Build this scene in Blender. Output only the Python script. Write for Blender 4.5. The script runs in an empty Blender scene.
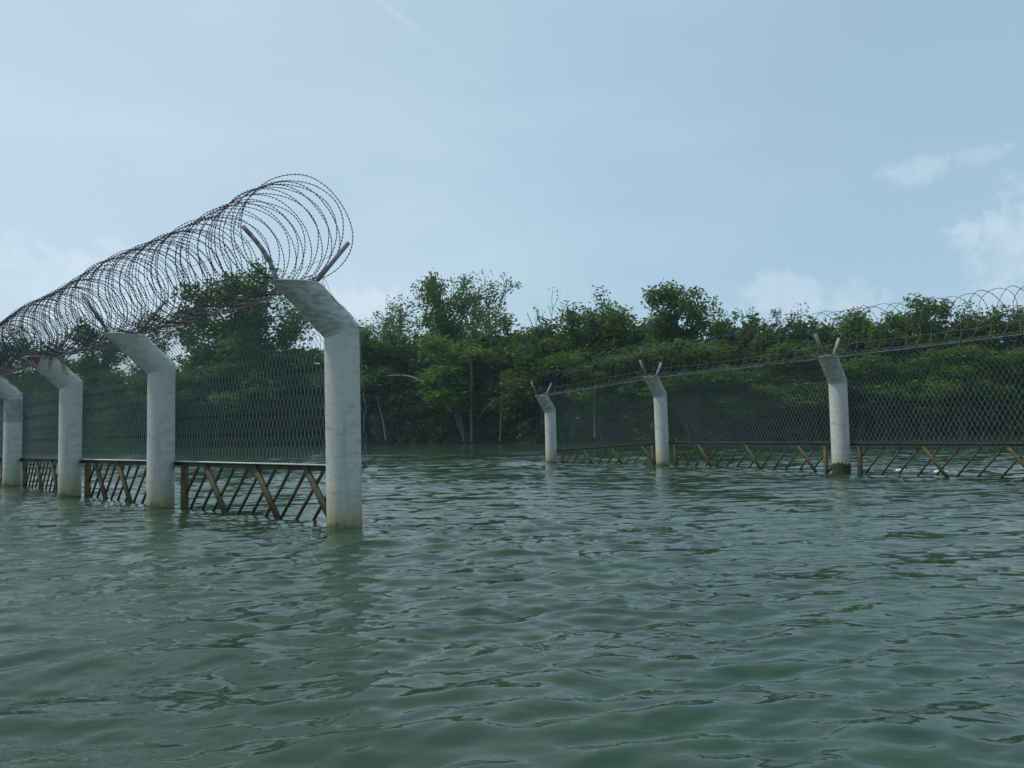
import bpy, math, random
import numpy as np
from mathutils import Vector, Matrix

SC = bpy.context.scene
C = SC.collection
R = math.radians

# ------------------------------------------------------------------ camera
F = 820.0; PITCH = 0.062; ROLL = 0.0189; HC = 0.95
cam_d = bpy.data.cameras.new('camera'); cam = bpy.data.objects.new('camera', cam_d); C.objects.link(cam)
cam_d.sensor_width = 36.0; cam_d.lens = F / 1024 * 36.0
cam_d.clip_start = 0.05; cam_d.clip_end = 6000
cam.matrix_world = (Matrix.Translation((0, 0, HC)) @ Matrix.Rotation(R(90) + PITCH, 4, 'X') @ Matrix.Rotation(-ROLL, 4, 'Z'))
SC.camera = cam

def ray(px, py):
    x, y = px - 512, py - 384
    c, s = math.cos(ROLL), math.sin(ROLL)
    ix, iy = x * c - y * s, x * s + y * c
    return Vector((ix / F, math.cos(PITCH) + iy / F * math.sin(PITCH), math.sin(PITCH) - iy / F * math.cos(PITCH)))

def at_depth(px, py, Y):
    r = ray(px, py); return Vector((0, 0, HC)) + r * (Y / r.y)

# ------------------------------------------------------------------ sun
SUN_EL, SUN_AZ = R(60), R(-84)          # azimuth measured from +Y towards +X
sd = Vector((math.sin(SUN_AZ) * math.cos(SUN_EL), math.cos(SUN_AZ) * math.cos(SUN_EL), math.sin(SUN_EL)))
sl = bpy.data.lights.new('sun', 'SUN'); sl.energy = 2.6; sl.angle = R(3.0); sl.color = (1.0, 0.95, 0.86)
so = bpy.data.objects.new('sun', sl); C.objects.link(so)
so.rotation_euler = sd.to_track_quat('Z', 'Y').to_euler()

# ------------------------------------------------------------------ view
SC.view_settings.view_transform = 'Standard'; SC.view_settings.look = 'None'
SC.view_settings.exposure = 0.0; SC.view_settings.gamma = 1.0
SC.view_settings.use_curve_mapping = False
SC.cycles.max_bounces = 8; SC.cycles.transparent_max_bounces = 12
SC.cycles.sample_clamp_indirect = 4.0

# ------------------------------------------------------------------ node helpers
class NT:
    def __init__(s, tree): s.t = tree; s.n = tree.nodes; s.l = tree.links
    def new(s, typ, **kw):
        n = s.n.new(typ)
        for k, v in kw.items(): setattr(n, k, v)
        return n
    def put(s, sock, v):
        if isinstance(v, bpy.types.NodeSocket): s.l.new(v, sock)
        elif v is not None:
            if sock.type == 'RGBA' and not isinstance(v, (int, float)) and len(v) == 3: v = (*v, 1)
            sock.default_value = v
    def math(s, op, a, b=None, c=None, clamp=False):
        n = s.new('ShaderNodeMath', operation=op); n.use_clamp = clamp
        s.put(n.inputs[0], a); s.put(n.inputs[1], b)
        if c is not None: s.put(n.inputs[2], c)
        return n.outputs[0]
    def vmath(s, op, a, b=None, out='Vector'):
        n = s.new('ShaderNodeVectorMath', operation=op)
        s.put(n.inputs[0], a)
        if b is not None:
            if op == 'SCALE': s.put(n.inputs['Scale'], b)
            else: s.put(n.inputs[1], b)
        return n.outputs[out]
    def noise(s, vec, scale, detail=4, rough=0.55, dist=0.0):
        n = s.new('ShaderNodeTexNoise'); s.put(n.inputs['Vector'], vec)
        n.inputs['Scale'].default_value = scale; n.inputs['Detail'].default_value = detail
        n.inputs['Roughness'].default_value = rough; n.inputs['Distortion'].default_value = dist
        return n.outputs['Fac']
    def ss(s, v, a, b, lo=0.0, hi=1.0):
        n = s.new('ShaderNodeMapRange', interpolation_type='SMOOTHSTEP')
        s.put(n.inputs['Value'], v); n.inputs['From Min'].default_value = a; n.inputs['From Max'].default_value = b
        n.inputs['To Min'].default_value = lo; n.inputs['To Max'].default_value = hi
        return n.outputs['Result']
    def mix(s, f, a, b, blend='MIX'):
        n = s.new('ShaderNodeMix', data_type='RGBA', blend_type=blend)
        s.put(n.inputs[0], f); s.put(n.inputs[6], a); s.put(n.inputs[7], b)
        return n.outputs[2]
    def bump(s, h, strength, dist, normal=None):
        n = s.new('ShaderNodeBump'); s.put(n.inputs['Height'], h)
        n.inputs['Strength'].default_value = strength; n.inputs['Distance'].default_value = dist
        if normal is not None: s.l.new(normal, n.inputs['Normal'])
        return n.outputs['Normal']

def new_mat(name, rough=0.8, col=(0.5, 0.5, 0.5), metallic=0.0, spec=0.5):
    m = bpy.data.materials.new(name); m.use_nodes = True
    nt = NT(m.node_tree); b = m.node_tree.nodes['Principled BSDF']
    b.inputs['Base Color'].default_value = (*col, 1); b.inputs['Roughness'].default_value = rough
    b.inputs['Metallic'].default_value = metallic; b.inputs['Specular IOR Level'].default_value = spec
    return m, nt, b

# ------------------------------------------------------------------ world
w = bpy.data.worlds.new('World'); SC.world = w; w.use_nodes = True
wt = NT(w.node_tree); bg = w.node_tree.nodes['Background']
sky = wt.new('ShaderNodeTexSky', sky_type='NISHITA'); sky.sun_disc = False
sky.sun_elevation = SUN_EL; sky.sun_rotation = SUN_AZ
sky.air_density = 1.0; sky.dust_density = 1.5; sky.ozone_density = 1.5; sky.altitude = 0
SKY_STR = 0.106
tc = wt.new('ShaderNodeTexCoord'); D = wt.vmath('NORMALIZE', tc.outputs['Generated'])
# thin veil of humid air over the blue, with a brighter glow painted left ahead, apart from the sun
glow_dot = wt.vmath('DOT_PRODUCT', D, tuple(Vector((-.62, .62, .48)).normalized()), 'Value')
veil = wt.mix(wt.ss(glow_dot, 0.45, 1.0), (4.5, 6.6, 8.1), (6.3, 8.1, 9.1))
colr = wt.mix(0.62, sky.outputs[0], veil)
n_soft = wt.noise(wt.vmath('MULTIPLY', D, (1.0, 1.0, 3.5)), 2.2, 5, 0.5)
colr = wt.mix(wt.math('MULTIPLY', wt.ss(n_soft, 0.42, 0.75), wt.ss(glow_dot, 0.35, 0.9, 0.03, 0.25)), colr, (7.6, 9.2, 9.9))
# cumulus low over the trees
clouds = [  # px, py, half width, half height, opacity
    (338, 305, 62, 26, .55), (60, 290, 75, 42, .40), (120, 262, 40, 22, .25),
    (790, 296, 46, 27, .60), (850, 300, 30, 22, .50), (778, 318, 50, 18, .4),
    (915, 171, 30, 15, .50), (978, 156, 22, 9, .30), (1015, 252, 58, 45, .55), (1060, 230, 60, 60, .55), (990, 300, 60, 25, .3), (900, 320, 120, 26, .3)]
nz = wt.noise(D, 26, 6, 0.62); nz2 = wt.noise(D, 70, 4, 0.6)
for (px, py, hw, hh, op) in clouds:
    d0 = ray(px, py).normalized()
    rv = d0.cross(Vector((0, 0, 1))).normalized(); uv = rv.cross(d0).normalized()
    dx = wt.vmath('DOT_PRODUCT', D, tuple(rv * (F / hw)), 'Value')
    dy = wt.vmath('DOT_PRODUCT', D, tuple(uv * (F / hh)), 'Value')
    fr = wt.vmath('DOT_PRODUCT', D, tuple(d0), 'Value')
    rr = wt.math('SQRT', wt.math('ADD', wt.math('MULTIPLY', dx, dx), wt.math('MULTIPLY', dy, dy)))
    v = wt.math('ADD', wt.math('SUBTRACT', 1.0, rr), wt.math('MULTIPLY', wt.math('SUBTRACT', nz, 0.5), 2.2 if hw > 35 else 1.2))
    v = wt.math('ADD', v, wt.math('MULTIPLY', wt.math('SUBTRACT', nz2, 0.5), 1.3))
    mk = wt.math('MULTIPLY', wt.ss(v, -0.08, 0.62), wt.math('GREATER_THAN', fr, 0.5))
    mk = wt.math('MULTIPLY', wt.math('MULTIPLY', mk, wt.ss(nz, .3, .65, .55, 1.0)), op)
    colr = wt.mix(mk, colr, (7.0, 8.1, 8.9) if px < 700 else (5.7, 6.9, 8.0))
# faint vapour trail
a, b2 = ray(372, -6).normalized(), ray(492, 92).normalized()
nrm = a.cross(b2).normalized()
dd = wt.math('ABSOLUTE', wt.vmath('DOT_PRODUCT', D, tuple(nrm), 'Value'))
along = wt.vmath('DOT_PRODUCT', D, tuple((b2 - a).normalized()), 'Value')
am, bm = a.dot((b2 - a).normalized()), b2.dot((b2 - a).normalized())
tr = wt.math('MULTIPLY', wt.ss(dd, 0.0, 0.006, 1, 0), wt.math('MULTIPLY', wt.ss(along, bm - 0.01, bm, 1, 0), wt.ss(along, am - .05, am)))
tr = wt.math('MULTIPLY', tr, wt.ss(wt.noise(D, 18, 3), .4, .7, .02, .14))
colr = wt.mix(tr, colr, (8.0, 9.2, 9.8))
wt.l.new(colr, bg.inputs['Color']); bg.inputs['Strength'].default_value = SKY_STR

# ------------------------------------------------------------------ mesh helpers
def tagp(o, label=None, cat=None, group=None, kind=None):
    if label: o['label'] = label
    if cat: o['category'] = cat
    if group: o['group'] = group
    if kind: o['kind'] = kind
    return o

def empty(name, loc, **kw):
    o = bpy.data.objects.new(name, None); C.objects.link(o); o.location = loc; o.empty_display_size = 0.2
    return tagp(o, **kw)

def np_mesh(name, V, Fc, smooth=True):
    """V (n,3); Fc (m,k) all the same k"""
    V = np.asarray(V, np.float32); Fc = np.asarray(Fc, np.int32)
    me = bpy.data.meshes.new(name); me.vertices.add(len(V)); me.vertices.foreach_set('co', V.ravel())
    k = Fc.shape[1]; me.loops.add(Fc.size); me.loops.foreach_set('vertex_index', Fc.ravel())
    me.polygons.add(len(Fc)); me.polygons.foreach_set('loop_start', np.arange(len(Fc), dtype=np.int32) * k)
    me.update(calc_edges=True)
    if smooth: me.polygons.foreach_set('use_smooth', np.ones(len(Fc), bool))
    return me

def link(name, me, mat, parent=None, loc=None):
    """vertices are given in world space; loc = origin to subtract through the parent"""
    o = bpy.data.objects.new(name, me); C.objects.link(o)
    if mat is not None and not me.materials: me.materials.append(mat)
    if parent: o.parent = parent
    if loc is not None: o.location = loc
    return o

class QB:
    """collects quads"""
    def __init__(s): s.V = []; s.Q = []; s.n = 0
    def add(s, V, Q):
        V = np.asarray(V, float); s.V.append(V); s.Q.append(np.asarray(Q, int) + s.n); s.n += len(V)
    def tube(s, P, rad, seg=6, cap=True):
        P = np.asarray(P, float); n = len(P)
        rad = np.broadcast_to(np.asarray(rad, float), (n,))
        T = np.gradient(P, axis=0); T /= np.linalg.norm(T, axis=1)[:, None] + 1e-12
        up = np.array([0, 0, 1.0]) if abs(T[0, 2]) < .9 else np.array([1.0, 0, 0])
        A = np.empty_like(P)
        a0 = np.cross(T[0], up); a0 /= np.linalg.norm(a0); A[0] = a0
        for i in range(1, n):
            v = A[i - 1] - T[i] * np.dot(A[i - 1], T[i]); A[i] = v / (np.linalg.norm(v) + 1e-12)
        B = np.cross(T, A)
        ang = np.arange(seg) * 2 * np.pi / seg
        V = P[:, None, :] + rad[:, None, None] * (np.cos(ang)[None, :, None] * A[:, None, :] + np.sin(ang)[None, :, None] * B[:, None, :])
        V = V.reshape(-1, 3)
        i = np.arange(n - 1)[:, None] * seg; j = np.arange(seg)[None, :]; j2 = (j + 1) % seg
        Q = np.stack([i + j, i + j2, i + seg + j2, i + seg + j], -1).reshape(-1, 4)
        s.add(V, Q)
        if cap and seg == 4:
            s.add(V[:4], [[3, 2, 1, 0]]); s.add(V[-4:], [[0, 1, 2, 3]])
        elif cap and seg == 6:
            s.add(V[:6], [[3, 2, 1, 0], [5, 4, 3, 0]]); s.add(V[-6:], [[0, 1, 2, 3], [0, 3, 4, 5]])
    def bar(s, a, b, w, h, wdir):
        """rectangular bar a->b, width w along wdir, h across"""
        a = np.array(a, float); b = np.array(b, float); t = b - a; t /= np.linalg.norm(t)
        wd = np.array(wdir, float); wd -= t * wd.dot(t); wd /= np.linalg.norm(wd); hd = np.cross(t, wd)
        o = [wd * w / 2 * i + hd * h / 2 * j for i, j in ((-1, -1), (1, -1), (1, 1), (-1, 1))]
        V = [a + q for q in o] + [b + q for q in o]
        s.add(V, [[3, 2, 1, 0], [4, 5, 6, 7], [0, 1, 5, 4], [1, 2, 6, 5], [2, 3, 7, 6], [3, 0, 4, 7]])
    def mesh(s, name, smooth=False, off=(0, 0, 0)):
        V = np.concatenate(s.V) - np.array(off, float); Q = np.concatenate(s.Q)
        return np_mesh(name, V, Q, smooth)

# ------------------------------------------------------------------ materials
def water_material():
    m, nt, b = new_mat('murky green water', 0.06, (0.03, 0.062, 0.045))
    b.inputs['IOR'].default_value = 1.33
    g = nt.new('ShaderNodeNewGeometry').outputs['Position']
    g2 = nt.vmath('MULTIPLY', g, (0.62, 1.0, 1.0))
    n1 = nt.noise(g2, 3.0, 2, 0.5, 0.2)
    n2 = nt.noise(g2, 8.0, 3, 0.55, 0.2)
    patch = nt.ss(nt.noise(g, 0.22, 2), .35, .65, .35, 1.0)
    n0 = nt.noise(g2, 1.3, 2, 0.5, 0.2)
    h = nt.math('ADD', nt.math('MULTIPLY', n1, 0.58), nt.math('MULTIPLY', n2, 0.15))
    h = nt.math('ADD', h, nt.math('MULTIPLY', n0, 1.35))
    h = nt.math('MULTIPLY', h, patch)
    nrm = nt.bump(h, 1.0, 0.085)
    nt.l.new(nrm, b.inputs['Normal'])
    c = nt.mix(nt.ss(nt.noise(g, 0.5, 3), .35, .65), (0.020, 0.047, 0.026), (0.030, 0.063, 0.036))
    nt.l.new(c, b.inputs['Base Color'])
    return m

def pillar_material(name, rust=0.0, band=None, algae=0.12, armdirt=0.0, knee=2.0, dark=0.0):
    m, nt, b = new_mat(name, 0.62, (0.6, 0.62, 0.6), spec=0.35)
    tcn = nt.new('ShaderNodeTexCoord').outputs['Object']
    sp = nt.new('ShaderNodeSeparateXYZ'); nt.l.new(tcn, sp.inputs[0]); z = sp.outputs['Z']
    # diagonal grey smears
    rot = nt.new('ShaderNodeMapping'); nt.l.new(tcn, rot.inputs['Vector'])
    rot.inputs['Rotation'].default_value = (0.3, 0.75, 0.2); rot.inputs['Scale'].default_value = (1.2, 1.2, 5.0)
    n1 = nt.noise(rot.outputs[0], 2.6, 6, 0.62, 1.2)
    n2 = nt.noise(tcn, 9, 5, 0.6); n3 = nt.noise(tcn, 1.7, 3)
    col = nt.mix(nt.ss(n1, .5, .68, 0, .55), (0.55, 0.545, 0.49), (0.26, 0.28, 0.26))
    col = nt.mix(nt.ss(n2, .45, .8, 0, .45), col, (0.34, 0.36, 0.32))
    # thin cracks
    vn = nt.new('ShaderNodeTexVoronoi', feature='DISTANCE_TO_EDGE'); nt.l.new(rot.outputs[0], vn.inputs['Vector']); vn.inputs['Scale'].default_value = 1.1
    col = nt.mix(nt.math('MULTIPLY', nt.ss(vn.outputs['Distance'], 0, .018, 1, 0), nt.ss(n3, .56, .66, 0, .5)), col, (0.2, 0.22, 0.2))
    if armdirt > 0:
        a = nt.ss(z, knee - .12, knee + .06, 0, 1)
        n4 = nt.noise(rot.outputs[0], 5.5, 4, .6, .6)
        col = nt.mix(nt.math('MULTIPLY', a, nt.ss(n4, .4, .62, .1 * armdirt, .8 * armdirt)), col, (0.13, 0.16, 0.13))
    if band:
        a = nt.math('MULTIPLY', nt.ss(z, band[0] - .02, band[0] + .02), nt.ss(z, band[1] - .02, band[1] + .02, 1, 0))
        col = nt.mix(nt.math('MULTIPLY', a, nt.ss(n2, .3, .7, .45, .85)), col, (0.2, 0.2, 0.19))
    if rust > 0:
        a = nt.ss(nt.math('ADD', z, nt.math('MULTIPLY', n2, .3)), knee + .20, knee + .52, 0, rust)
        col = nt.mix(nt.math('MULTIPLY', a, nt.ss(nt.noise(nt.vmath('MULTIPLY', tcn, (7, 7, .8)), 1.0, 3), .46, .6)), col, (0.24, 0.085, 0.03))
    run = nt.noise(nt.vmath('MULTIPLY', tcn, (16, 16, .9)), 1.0, 4, .6)
    col = nt.mix(nt.ss(run, .56, .74, 0, .45), col, (0.25, 0.25, 0.2))
    blot = nt.noise(tcn, 24, 3, .6); col = nt.mix(nt.ss(blot, .66, .7, 0, .5), col, (0.18, 0.17, 0.13))
    zz = nt.math('ADD', z, nt.math('ADD', nt.math('MULTIPLY', nt.math('SUBTRACT', n2, .5), .22), nt.math('MULTIPLY', nt.math('SUBTRACT', run, .5), .22)))
    col = nt.mix(nt.ss(zz, .12, .55, .75, 0), col, (0.36, 0.33, 0.19))
    col = nt.mix(nt.ss(zz, .03, .2, .7, 0), col, (0.17, 0.16, 0.07))
    col = nt.mix(nt.ss(zz, algae - .02, algae + .015, 1, 0), col, (0.035, 0.04, 0.02) if algae > .15 else (0.12, 0.12, 0.06))
    nt.l.new(col, b.inputs['Base Color'])
    nt.l.new(nt.bump(nt.math('ADD', n2, n1), .25, .01), b.inputs['Normal'])
    return m

def rust_material(name, c1, c2, c3, sc=8):
    m, nt, b = new_mat(name, 0.85)
    t = nt.new('ShaderNodeNewGeometry').outputs['Position']
    n1 = nt.noise(t, sc, 5, .6); n2 = nt.noise(t, sc * 3, 4, .6)
    col = nt.mix(nt.ss(n1, .35, .65), c1, c2); col = nt.mix(nt.ss(n2, .5, .7, 0, .8), col, c3)
    nt.l.new(col, b.inputs['Base Color']); nt.l.new(nt.bump(n2, .4, .01), b.inputs['Normal'])
    return m

M_rail = rust_material('rusty steel rail', (0.06, 0.055, 0.03), (0.13, 0.10, 0.05), (0.22, 0.19, 0.13))
M_bar = rust_material('slimy rusty bar', (0.045, 0.042, 0.02), (0.09, 0.068, 0.03), (0.14, 0.11, 0.04))
M_brace = rust_material('olive weathered brace', (0.085, 0.085, 0.034), (0.055, 0.038, 0.02), (0.14, 0.11, 0.045), 14)
M_brack = rust_material('weathered grey bracket steel', (0.25, 0.245, 0.235), (0.19, 0.175, 0.16), (0.32, 0.31, 0.30), 5)
M_white, _, _ = new_mat('chalky white coated strip', .6, (.75, .75, .7))
M_mesh, _, _ = new_mat('grey green coated mesh wire', .45, (.20, .26, .225), spec=.4)
M_razor, _, _ = new_mat('dull galvanised razor wire', .55, (.035, .04, .055))
M_razor2, _, _ = new_mat('pale galvanised razor wire', .5, (.07, .075, .09))
M_dark, _, _ = new_mat('dark weathered wire', .6, (.03, .033, .035))

def leaf_material(name, c1, c2, trans=0.45):
    m = bpy.data.materials.new(name); m.use_nodes = True; nt = NT(m.node_tree)
    m.node_tree.nodes.remove(m.node_tree.nodes['Principled BSDF'])
    out = m.node_tree.nodes['Material Output']
    g = nt.new('ShaderNodeNewGeometry'); oi = nt.new('ShaderNodeObjectInfo')
    n = nt.noise(g.outputs['Position'], .55, 3)
    f = nt.math('ADD', nt.math('MULTIPLY', n, .9), nt.math('MULTIPLY', nt.math('SUBTRACT', oi.outputs['Random'], .5), .5))
    col = nt.mix(nt.ss(f, .25, .7), c1, c2)
    col = nt.mix(nt.math('MULTIPLY', g.outputs['Random Per Island'], .35), col, tuple(min(1, q * 1.9) for q in c2))
    d = nt.new('ShaderNodeBsdfDiffuse'); nt.l.new(col, d.inputs['Color'])
    t = nt.new('ShaderNodeBsdfTranslucent'); nt.l.new(nt.mix(.5, col, tuple(q * 1.3 for q in c2)), t.inputs['Color'])
    gl = nt.new('ShaderNodeBsdfGlossy'); gl.inputs['Roughness'].default_value = .5; gl.inputs['Color'].default_value = (.5, .5, .5, 1)
    mx = nt.new('ShaderNodeMixShader'); mx.inputs[0].default_value = trans
    nt.l.new(d.outputs[0], mx.inputs[1]); nt.l.new(t.outputs[0], mx.inputs[2])
    m2 = nt.new('ShaderNodeMixShader'); m2.inputs[0].default_value = .03
    nt.l.new(mx.outputs[0], m2.inputs[1]); nt.l.new(gl.outputs[0], m2.inputs[2])
    nt.l.new(m2.outputs[0], out.inputs['Surface'])
    return m
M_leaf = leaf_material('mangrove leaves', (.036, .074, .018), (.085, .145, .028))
M_leaf_d = leaf_material('shaded undergrowth leaves', (.022, .050, .018), (.05, .095, .025), .3)  # darker leaf copy, shade under the crowns is put into its greens
M_leaf_b = leaf_material('brownish shrub leaves', (.07, .055, .03), (.11, .08, .045), .3)
M_leaf_l = leaf_material('fresh green leaves', (.05, .11, .018), (.095, .18, .03))
M_bark = rust_material('grey mangrove bark', (.05, .054, .038), (.085, .09, .065), (.13, .135, .10), 3)
M_bark_p = rust_material('pale dry bark', (.10, .10, .08), (.14, .14, .115), (.075, .08, .06), 3)

# ------------------------------------------------------------------ water
def waves(X, Y, spacing):
    rng = np.random.RandomState(4)
    Z = np.zeros_like(X)
    ny = 84
    lam = np.exp(rng.uniform(math.log(.13), math.log(1.7), ny))
    for i in range(ny):
        th = R(-90) + R(17) + rng.normal(0, R(24))
        k = 2 * math.pi / lam[i]; dx, dy = math.cos(th), math.sin(th)
        ph = rng.uniform(0, 6.28)
        amp = 0.0042 * lam[i] ** .86 * (1 if lam[i] < .5 else (.5 / lam[i]) ** 1.25)
        fade = np.clip((lam[i] / spacing - 2.2) / 2.5, 0, 1)
        arg = k * (X * dx + Y * dy) + ph
        q = .8 * np.sin(.22 * k * (X * dy - Y * dx) + ph * 3)     # short crested
        s_ = np.sin(arg + q)
        Z += amp * fade * (s_ + .26 * np.sin(2 * (arg + q)))
    g = .72 + .38 * np.sin(X * .41 + 1.3 * np.sin(Y * .33) + 1.0) * np.sin(Y * .27 + .8 * np.sin(X * .5))
    return Z * g

def build_water():
    rr = [0.25]
    while rr[-1] < 3500: rr.append(rr[-1] * (1.0043 if rr[-1] < 80 else 1.03) + .002)
    rr = np.array(rr)
    th = np.concatenate([np.linspace(-.68, .68, 560), np.linspace(.68, 2 * math.pi - .68, 240)[1:-1]])
    TT, RR = np.meshgrid(th, rr)
    X = RR * np.sin(TT); Y = RR * np.cos(TT)
    dr = np.gradient(rr)[:, None] * np.ones_like(TT)
    sp = np.maximum(dr, RR * np.where(np.abs(TT) <= .681, .0025, .021) * 1.0)
    Z = waves(X, Y, sp)
    V = np.stack([X, Y, Z], -1).reshape(-1, 3)
    n, m = X.shape
    i = np.arange(n - 1)[:, None] * m; j = np.arange(m)[None, :]; j2 = (j + 1) % m
    Q = np.stack([i + j, i + m + j, i + m + j2, i + j2], -1).reshape(-1, 4)
    o = link('water', np_mesh('water', V, Q), water_material())
    # small middle disc under the viewer
    tagp(o, 'rippling murky green estuary water', kind='structure')
build_water()

# ------------------------------------------------------------------ far bank
SHORE = [(-400, 150), (-180, 140), (-73, 127), (-52, 112), (-35, 110), (-21, 112), (-8, 104), (3, 91), (18, 79), (31, 75), (41, 69), (60, 60), (110, 48), (300, 20)]
SX = np.array([p[0] for p in SHORE], float); SY = np.array([p[1] for p in SHORE], float)
def build_bank():
    mm, nt, b = new_mat('dark mud', .8, (.03, .03, .02))
    g = nt.new('ShaderNodeNewGeometry').outputs['Position']
    nt.l.new(nt.mix(nt.ss(nt.noise(g, .8, 5), .35, .65), (.022, .022, .014), (.045, .045, .025)), b.inputs['Base Color'])
    xs = np.linspace(-400, 300, 500); rng = np.random.RandomState(2)
    ys = np.interp(xs, SX, SY) + np.convolve(rng.normal(0, 1.1, 500), np.ones(4) / 4, 'same')
    rows = []
    for off, z in ((-1.0, -.6), (0, .02), (.8, .22), (4, .4), (30, .6), (300, .8), (2500, 1.5)):
        rows.append(np.stack([xs + off * (xs / 400) * .8, ys + off, np.full_like(xs, z) + rng.normal(0, .04, 500)], -1))
    V = np.concatenate(rows); n = 500
    Q = [[i * n + j, i * n + j + 1, (i + 1) * n + j + 1, (i + 1) * n + j] for i in range(len(rows) - 1) for j in range(n - 1)]
    tagp(link('mud_bank', np_mesh('mud_bank', V, Q), mm), 'dark mud bank under the mangroves across the water', kind='structure')
build_bank()

# ------------------------------------------------------------------ trees
def leaf_quads(P, size, rng, flat=.35):
    """one folded-free leaf spray (quad) per point"""
    n = len(P)
    a = rng.uniform(0, 2 * np.pi, n); t = rng.normal(0, 1, (n, 3)); t[:, 2] += .35
    t /= np.linalg.norm(t, axis=1)[:, None]
    u = np.stack([np.cos(a), np.sin(a), rng.normal(0, flat, n)], -1)
    u -= t * (u * t).sum(1)[:, None]; u /= np.linalg.norm(u, axis=1)[:, None]
    v = np.cross(t, u)
    s = size * rng.uniform(.55, 1.25, n)[:, None]
    V = np.stack([P - u * s * .5, P + v * s * .26, P + u * s * .55, P - v * s * .24], 1).reshape(-1, 3)
    Q = np.arange(n * 4).reshape(n, 4)
    return V, Q

def grow(rng, height, spread, ntips, forks=3.2, lean=0.0, clear=.35):
    """returns branches [(pts, radii)] and tip points; a tree rooted at the origin"""
    br = []; tips = []
    def seg(p, d, L, r, lvl):
        n = 6; pts = [p.copy()]; q = p.copy(); dd = d.copy()
        for i in range(n):
            dd = dd + rng.normal(0, .10 + .05 * lvl, 3); dd[2] += .035 * lvl
            dd /= np.linalg.norm(dd); q = q + dd * L / n; pts.append(q.copy())
        pts = np.array(pts); rad = np.linspace(r, r * .55, n + 1); br.append((pts, rad, lvl))
        return pts, rad, dd
    th = height * rng.uniform(.62, .75)
    trunk, trad, td = seg(np.array([0, 0, -.3]), np.array([lean + rng.normal(0, .04), rng.normal(0, .04), 1.0]), th, .022 * height, 0)
    nb = int(10 + ntips / 28)
    for k in range(nb):
        f = clear + (1 - clear) * (k + rng.uniform(0, 1)) / nb
        i = min(int(f * 6), 5); p = trunk[i] + (trunk[i + 1] - trunk[i]) * (f * 6 - i) if f < 1 else trunk[-1]
        az = k * 2.4 + rng.normal(0, .4); up = .30 + .55 * f + .5 * max(f - .85, 0) / .15
        d = np.array([math.cos(az), math.sin(az), up]); d /= np.linalg.norm(d)
        L = spread * (1.05 - .35 * f) * rng.uniform(.55, 1.05)
        if f > .85: L = max(L, (height - p[2]) * rng.uniform(.55, .85))
        pts, rad, dd = seg(p, d, L, .008 * height * (1.1 - .5 * f), 1)
        for q in range(5):
            g = rng.uniform(.35, 1.0); j = min(int(g * 6), 5); pp = pts[j]
            d2 = dd * .6 + rng.normal(0, .7, 3); d2[2] = abs(d2[2]) * .7; d2 /= np.linalg.norm(d2)
            L2 = L * rng.uniform(.25, .5)
            p2, r2, dd2 = seg(pp, d2, L2, .0035 * height, 2)
            tips += [p2[-1], p2[4], p2[2] + rng.normal(0, .15, 3)]
        tips += [pts[-1], pts[4]]
    tips = np.array(tips)
    # bring the tips to the wanted height
    return br, tips

def tree_variant(seed, height=12.0, spread=3.6, ntips=300, leaf=.31, per=44, rad=.92, clear=.35, keep=1.0, seglim=2):
    rng = np.random.RandomState(seed)
    br, tips = grow(rng, height, spread, ntips, clear=clear)
    zmax = tips[:, 2].max(); k = height / zmax
    tips = tips * np.array([1, 1, k])
    if keep < 1: tips = tips[rng.rand(len(tips)) < keep]
    qb = QB()
    for pts, r_, lvl in br:
        if lvl <= seglim: qb.tube(pts * np.array([1, 1, k]), r_, 6 if lvl == 0 else 4, cap=False)
    tme = qb.mesh('trunk', True)
    P = []
    for t in tips:
        rr = rad * rng.uniform(.6, 1.25)
        v = rng.normal(0, 1, (per, 3)); v /= np.linalg.norm(v, axis=1)[:, None]
        v *= rng.uniform(.1, 1, (per, 1)) ** .6 * rr; v[:, 2] *= .9
        P.append(t + v)
    P = np.concatenate(P); V, Q = leaf_quads(P, leaf, rng)
    cme = np_mesh('crown', V, Q, False)
    hi = P[P[:, 2] > np.percentile(P[:, 2], 55)].mean(0)      # keep the crown over its foot
    for me_ in (cme, tme):
        co = np.empty(len(me_.vertices) * 3, np.float32); me_.vertices.foreach_get('co', co); co = co.reshape(-1, 3)
        kz = np.clip(co[:, 2] / hi[2], 0, 1)[:, None] ** 1.3; co[:, :2] -= kz * hi[:2]
        me_.vertices.foreach_set('co', co.ravel()); me_.update()
    ex = np.percentile(P, 97, axis=0) - np.percentile(P, 3, axis=0)
    cme['span'] = float((ex[0] + ex[1]) / 2); cme['topz'] = float(np.percentile(P[:, 2], 99.6))
    return cme, tme

VAR = {
    'a': tree_variant(1, 12, 3.8, 300, clear=.3),
    'b': tree_variant(2, 12, 3.2, 300, clear=.25),
    'c': tree_variant(3, 12, 4.2, 340, clear=.35),
    'd': tree_variant(5, 12, 3.0, 260, clear=.3, per=40),
    'open': tree_variant(7, 12, 3.4, 260, clear=.5, per=26, rad=.72, leaf=.28),
    'wide': tree_variant(11, 12, 4.6, 420, clear=.3, per=36, rad=.85),
    'bare': tree_variant(13, 12, 2.0, 120, clear=.4, per=3, rad=.5, leaf=.3, keep=.6),
}
for k_, (c_, t_) in VAR.items():
    c_.materials.append(M_leaf); t_.materials.append(M_bark)

def shore_at(px):
    """ground point where the view ray at column px meets the shoreline"""
    r = ray(px, 440); best = None
    for y in np.arange(40, 170, .5):
        x = r.x / r.y * y
        if y >= np.interp(x, SX, SY): best = (x, y); break
    return best

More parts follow.
